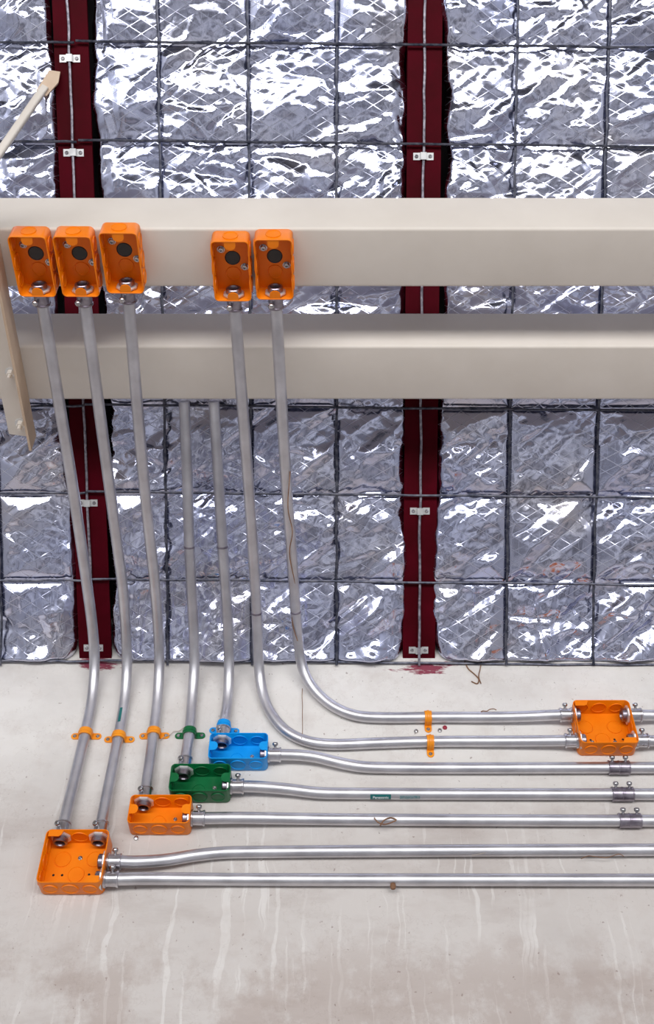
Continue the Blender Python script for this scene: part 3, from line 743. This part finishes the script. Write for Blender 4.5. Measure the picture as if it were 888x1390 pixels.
def bend_riser(key, wall_px, ubox, run, label, joints):
    M, e, x_ = UB[ubox]; endp = e + x_ * 0.010
    prof = profile(endp.z, endp.y, math.atan((endp.z - CAMZ - 1.2434) / (1.45 - endp.y)))
    x, z, w_, h_, d_ = bx('sq2')
    side = Vector((x - w_ / 2, YB('sq2'), run[2]))
    pts = [side + Vector((-0.008, 0, 0)), side + Vector((-0.026, 0, 0))]
    pts += [at(px, py, Y=YF - 0.0 if px < 700 else YF - 0.004) for px, py in run[0]]
    pts += [on_profile(prof, px, py) for px, py in wall_px]
    pts.append(endp)
    path = smooth_pts(resample(catmull(pts, 8)), 6)
    PATHS[key] = path
    conduit(path, label, VG, [on_profile(prof, *j) for j in joints])
    ax_ = path[-4] - path[-1]
    connector(e, ax_ * 0.5 + x_ * ax_.length * 0.5, (-0.35, -0.55, -0.8), UD[ubox].replace('open orange switch box', 'dark connector at the box'), True, 'connectors under the upper beam')
    connector(side, (-1, 0, 0), (0, -0.62, 0.78), run[1], False, 'connectors on the wall boxes')
zq = bx('sq2')[1]
bend_riser('p6', [(388, 992), (367, 967), (356.5, 940), (351.5, 905), (349, 840), (345, 770), (339, 680)], 3,
           ([(700, 1006), (583, 1006.5), (500, 1009), (450, 1010.5), (416, 1006)], 'silver connector on the left side of the right-hand orange box, lower one', zq - 0.027),
           'second bent conduit from the right, turning right along the wall', ((349, 830),))
bend_riser('p7', [(435, 945), (417, 922), (408, 895), (404, 860), (400, 810), (396, 750), (389, 660)], 4,
           ([(700, 973), (583, 973.5), (515, 974), (484, 971.5), (458, 962)], 'silver connector on the left side of the right-hand orange box, upper one', zq + 0.027),
           'rightmost bent steel conduit, sweeping right along the wall just under the foil', ((401, 828),))
# connectors where the risers enter the wall boxes
for key, slot, lab in (('sq1', -0.031, 'connector on top of the lower left orange box, left one'), ('sq1', 0.031, 'connector on top of the lower left orange box, right one'),
                       ('or', -0.031, 'connector on top of the small orange wall box'), ('gr', -0.031, 'connector on top of the green box'), ('bl', -0.031, 'connector on top of the blue box')):
    x, z, w_, h_, d_ = bx(key)
    connector((x + slot, YB(key), z + h_ / 2), (0, 0, 1), (-0.35, -1, 0), lab, False, 'connectors on the wall boxes')

HG = 'straight conduits running along the wall'
def runner(key, boxkey, dz, pix, label, cl, from_right=False):
    x, z, w_, h_, d_ = bx(boxkey)
    o = Vector((x + w_ / 2, YB(boxkey), z + dz))
    pts = [o + Vector((0.008, 0, 0)), o + Vector((0.03, 0, 0))]
    for k, (px, py) in enumerate(pix):
        f_ = min(1, max(0, (px - pix[0][0]) / 110.0)); pts.append(at(px, py, Y=YB(boxkey) * (1 - f_) + YF * f_))
    last = pts[-1]
    pts.append(Vector((1.3, YF, last.z)))
    path = smooth_pts(resample(catmull(pts, 8)), 5)
    PATHS[key] = path
    conduit(path, label, HG)
    connector(o, (1, 0, 0), (-0.02, -0.62, 0.78), cl, False, 'connectors on the wall boxes')
runner('h1', 'bl', -0.006, [(405, 1025), (428, 1027.5), (459, 1035), (489, 1040.5), (519, 1042), (888, 1042)], 'wall conduit running right from the blue box with an offset bend', 'connector on the right side of the blue box')
runner('h2', 'gr', -0.006, [(352, 1068), (390, 1071), (430, 1076), (475, 1077), (888, 1078)], 'wall conduit running right from the green box, with a small teal printed sticker', 'connector on the right side of the green box')
runner('h3', 'or', -0.006, [(320, 1110), (444, 1112), (600, 1113), (888, 1114)], 'wall conduit running right from the small orange box', 'connector on the right side of the small orange wall box')
runner('h4', 'sq1', 0.000, [(185, 1170), (225, 1167.5), (262, 1161.5), (300, 1157.5), (345, 1156.5), (888, 1153.5)], 'wall conduit from the lower left orange box, upper one, bent slightly upwards', 'connector on the right side of the lower left orange box, upper one')
runner('h5', 'sq1', -0.029, [(190, 1192.5), (300, 1193.5), (444, 1194), (888, 1194.5)], 'lowest wall conduit, running right from the lower left orange box', 'connector on the right side of the lower left orange box, lower one')
for key, dz, lab, cl in (('h6', 0.027, 'short piece of conduit leaving the right-hand orange box, upper one', 'connector on the right side of the right-hand orange box, upper one'),
                         ('h7', -0.027, 'short piece of conduit leaving the right-hand orange box, lower one', 'connector on the right side of the right-hand orange box, lower one')):
    x, z, w_, h_, d_ = bx('sq2')
    o = Vector((x + w_ / 2, YB('sq2'), z + dz))
    path = [o + Vector((0.008 + (1.3 - o.x - 0.008) * k / 20, 0.004 * min(1, k / 4), 0)) for k in range(21)]
    conduit(path, lab, HG); connector(o, (1, 0, 0), (0.02, -0.62, 0.78), cl, False, 'connectors on the wall boxes')
def near(key, px):
    P_ = PATHS[key]
    def sx(q):
        dpt = q.y * cE + (q.z - CAMZ) * sE
        return 444 + FPX * q.x / dpt
    k = min(range(2, len(P_) - 2), key=lambda i: abs(sx(P_[i]) - px))
    a_, b_ = P_[k - 1], P_[k + 1]
    f_ = (px - sx(a_)) / (sx(b_) - sx(a_)); return a_ + (b_ - a_) * f_, (b_ - a_).normalized()
def near_y(key, py):
    P_ = PATHS[key]
    k = min(range(2, len(P_) - 2), key=lambda i: abs(prof_py(P_[i].y, P_[i].z) - py))
    return P_[k], (P_[k + 1] - P_[k - 1]).normalized()
for key, px, lab in (('h1', 840, 'set-screw coupling on the conduit from the blue box'), ('h2', 845, 'set-screw coupling on the conduit from the green box'), ('h3', 855, 'set-screw coupling on the conduit from the small orange wall box')):
    o, d = near(key, px); coupling(o, (1, 0, 0), lab)

# ------------------------------------------------------------------ straps
def strap_mesh(e0, e1, width, gap):
    """saddle over a conduit of radius PR whose centre is `gap` above the wall; ears e0 (-x) and e1 (+x)"""
    r = PR + 0.0004; th = 0.0017; n = 14
    path = [(-r - e0, 0.0006)] if e0 else []
    inner = []
    inner.append((-r, 0.0006))
    for k in range(n + 1):
        a_ = math.pi - math.pi * k / n
        inner.append((r * math.cos(a_), gap + r * math.sin(a_)))
    inner.append((r, 0.0006))
    outer = [(-r - th, 0.0006)]
    for k in range(n + 1):
        a_ = math.pi - math.pi * k / n
        bulge = th
        outer.append(((r + bulge) * math.cos(a_), gap + (r + bulge) * math.sin(a_)))
    outer.append((r + th, 0.0006))
    mb = MB(); w2 = width / 2
    loops = [[(i[0], -w2, i[1]), (i[0], w2, i[1]), (o_[0], w2, o_[1]), (o_[0], w2 * 0.35, o_[1]), (o_[0] * 1.07, w2 * 0.25, o_[1] + 0.0009), (o_[0] * 1.07, -w2 * 0.25, o_[1] + 0.0009), (o_[0], -w2 * 0.35, o_[1]), (o_[0], -w2, o_[1])] for i, o_ in zip(inner, outer)]
    mb.loft(loops)
    return mb.data('saddle')
def ear_mesh(l_, width):
    pts = [(0, -width / 2), (l_ - width / 2, -width / 2)] + [(l_ - width / 2 + width / 2 * math.sin(math.pi * k / 8), -width / 2 * math.cos(math.pi * k / 8)) for k in range(1, 8)] + [(l_ - width / 2, width / 2), (0, width / 2)]
    return MB().loft([[(x, y, 0.0004) for x, y in pts], [(x, y, 0.0021) for x, y in pts]]).data('ear', False)
def strap(o, axis, mat, label, e0, e1, group):
    axis = Vector(axis); axis.y = 0; axis.normalize()
    z_ = Vector((0, -1, 0)); x_ = axis.cross(z_)
    if x_.x < -0.01 or (abs(x_.x) < 0.3 and x_.z > 0): x_ = -x_; axis = -axis
    M = frame(Vector((o.x, YW, o.z)), x_, z_.cross(x_), z_)
    gap = YW - o.y
    t = thing('conduit_strap', M, label, 'strap', group)
    link('saddle', strap_mesh(e0, e1, 0.0125, gap), mat, t)
    for s_, e_ in ((-1, e0), (1, e1)):
        if not e_: continue
        er = link('ear', ear_mesh(e_, 0.0125), mat, t, loc(s_ * (PR + 0.001), 0, 0, rz=0 if s_ > 0 else math.pi))
        if e_ > 0.01: link('screw', SCREW, 'screw', er, loc(e_ - 0.0065, 0, 0.0021))
SG = 'two-hole straps on the rising conduits'
for key, py, mat, lab in (('p1', 998, 'orange_strap', 'orange strap on the leftmost conduit'), ('p2', 998, 'orange_strap', 'orange strap on the second conduit from the left'),
                          ('p3', 995, 'orange_strap', 'orange strap on the third conduit from the left'), ('p4', 997, 'green', 'green strap above the green box'), ('p5', 985, 'blue', 'blue strap just above the blue box')):
    o, d = near_y(key, py); strap(o, d, mat, lab, 0.0165, 0.0165, SG)
o, d = near('p7', 581); strap(o, d, 'orange_strap', 'orange strap on the topmost wall conduit', 0.004, 0.0145, 'orange straps on the horizontal conduits')
o, d = near('p6', 584); strap(o, d, 'orange_strap', 'orange strap on the wall conduit second from the top', 0.004, 0.0145, 'orange straps on the horizontal conduits')

# ------------------------------------------------------------------ sticker with print, teal marks
def patch(o, d, length, a0, a1, r):
    """curved sticker following a conduit of axis d"""
    M = axis_frame(o, d, (0, -0.5, -0.86)); loops = []
    n = 6
    arc = [(r * math.cos(a0 + (a1 - a0) * k / n), r * math.sin(a0 + (a1 - a0) * k / n)) for k in range(n + 1)]
    arc2 = [((r - 0.0004) * x / r, (r - 0.0004) * y / r) for x, y in reversed(arc)]
    return MB().loft([[(x, y, z) for x, y in arc + arc2] for z in (-length / 2, length / 2)], M=M), M
o, d = near('h2', 516.5); d = Vector((1, 0, 0))
mb, M = patch(o, d, 0.035, math.radians(68), math.radians(128), PR + 0.0005)
st_ = thing('conduit_sticker', Matrix.Translation(o), 'small teal sticker with white lettering on the conduit from the green box', 'sticker')
world_part('label_film', mb, 'teal', st_)
tc = bpy.data.curves.new('lettering', 'FONT'); tc.body = 'Panasonic'; tc.size = 0.0068; tc.align_x = 'CENTER'; tc.align_y = 'CENTER'; tc.extrude = 0.0001; tc.offset = 0.00008
to = bpy.data.objects.new('lettering_source', tc); col.objects.link(to)
bpy.context.view_layer.update()
me = bpy.data.meshes.new_from_object(to.evaluated_get(bpy.context.evaluated_depsgraph_get())); me.name = 'lettering'
bpy.data.objects.remove(to); bpy.data.curves.remove(tc)
nrm = Vector((0, -0.62, -0.78)); nrm = Vector((0, math.cos(math.radians(98)) * 0, 0)) if False else (M.to_3x3() @ Vector((math.cos(math.radians(98)), math.sin(math.radians(98)), 0)))
Mt = frame(o + nrm * (PR + 0.0009), (1, 0, 0), nrm.cross(Vector((1, 0, 0))), nrm)
le = link('lettering', me, 'print', st_, st_.matrix_world.inverted() @ Mt)
o2, _ = near('h2', 556)
mb, _m = patch(o2, d, 0.034, math.radians(80), math.radians(118), PR + 0.0004)
world_thing('print_mark', mb, 'teal_faded', 'faded teal print right of the lettered sticker on the conduit', 'print mark')
o3, d3 = near_y('p2', 972)
mb, _m = patch(o3, d3, 0.030, math.radians(62), math.radians(92), PR + 0.0004)
world_thing('tape_mark', mb, 'teal', 'dark teal mark on the second conduit from the left above its strap', 'tape mark')

# ------------------------------------------------------------------ small things on the wall
for (px, py, mat, lab) in ((565, 993, 'screw', 'bare screw head on the wall left of the orange strap'), (597, 992, 'screw', 'bare screw head on the wall beside the red wall plug'),
                           (604, 988, 'plug_red', 'small dark red wall plug between two conduits'), (185, 1138, 'screw', 'screw head on the wall below the small orange box')):
    o = at(px, py, Y=YW)
    M = frame(o, (1, 0, 0), (0, 0, 1), (0, -1, 0))
    mb = MB().lathe([(0, 0), (0.0042, 0), (0.0042, 0.0012), (0.0034, 0.003), (0.0015, 0.0036), (0.0012, 0.0024), (0, 0.0024)], 14, M)
    world_thing('wall_screw' if mat == 'screw' else 'wall_plug', mb, mat, lab, 'screw' if mat == 'screw' else 'wall plug')
def tendril(pix, ys, r, mat, label, cat, name):
    pts = [at(px, py, Y=y) for (px, py), y in zip(pix, ys)]
    mb = MB().tube(catmull(pts, 6), r, 6)
    return world_thing(name, mb, mat, label, cat)
def wander(x, y, n, dx, dy, j): return [(x + dx * k / n + random.uniform(-j, j), y + dy * k / n + random.uniform(-j, j)) for k in range(n + 1)]
yw1 = YW - 0.0015
t_ = wander(410, 935, 6, 0, 68, 1.0); tendril(t_, [YW - 0.004 - 0.017 * k / 6 for k in range(7)], 0.0007, 'dry', 'hanging brown thread beside the rightmost conduit bend', 'dried thread', 'dried_thread')
t_ = [(631, 898), (636, 908), (644, 915), (650, 922), (648, 928), (640, 925)]; tendril(t_, [yw1] * 6, 0.0012, 'dry', 'dried brown sprig on the wall top right of the red paint', 'dried sprig', 'dried_sprig')
t_ = [(654, 897), (652, 908), (650, 918), (653, 928)]; tendril(t_, [yw1] * 4, 0.0010, 'dry', 'thin dried straw hanging from the foil edge over the wall', 'dried straw', 'dried_straw')
yp = YF - PR - 0.001
t_ = [(508, 1110), (513, 1116), (521, 1119), (530, 1117), (538, 1113), (531, 1110), (522, 1113), (516, 1121)]; tendril(t_, [yp] * 8, 0.0011, 'dry', 'curl of dried plant on the conduit from the small orange box', 'dried tendril', 'dried_tendril')
t_ = [(394, 640), (391, 690), (397, 722), (393, 750), (401, 800), (397, 845), (404, 870)]
pr7 = PATHS['p7']
def off_p7(py): return near_y('p7', py)[0].y
tendril(t_, [off_p7(py) - 0.011 for _, py in t_], 0.0009, 'dry', 'long dried tendril clinging to the rightmost rising conduit', 'dried tendril', 'dried_tendril')
t_ = wander(217, 1003, 6, 40, -18, 2.0); tendril(t_, [YW - 0.004] * 7, 0.0006, 'web', 'dusty strand between the orange and the green strap', 'cobweb strand', 'cobweb_strand')
t_ = wander(790, 1164, 7, 58, -3, 2.0); tendril(t_, [YF - 0.004] * 8, 0.0006, 'dry', 'thin dried strand under the second lowest wall conduit', 'dried strand', 'dried_strand')
t_ = wander(640, 1160, 6, 70, -8, 1.5); tendril(t_, [YF - 0.006] * 7, 0.0005, 'web', 'dusty strand along the second lowest wall conduit', 'cobweb strand', 'cobweb_strand')
t_ = wander(652, 966, 5, 22, -3, 1.6); tendril(t_, [YF - 0.010] * 6, 0.0009, 'dry', 'dried bits lying on the topmost wall conduit', 'dried bits', 'dried_bits')
o, _ = near('h5', 533); mb = MB()
mb.lathe([(0, -0.006), (0.0035, -0.0045), (0.005, 0), (0.0038, 0.004), (0, 0.0055)], 10, Matrix.Translation(o + Vector((0, -0.004, -PR - 0.003))))
world_thing('mud_nest', mb, 'dry', 'small brown mud nest under the lowest wall conduit', 'insect nest')
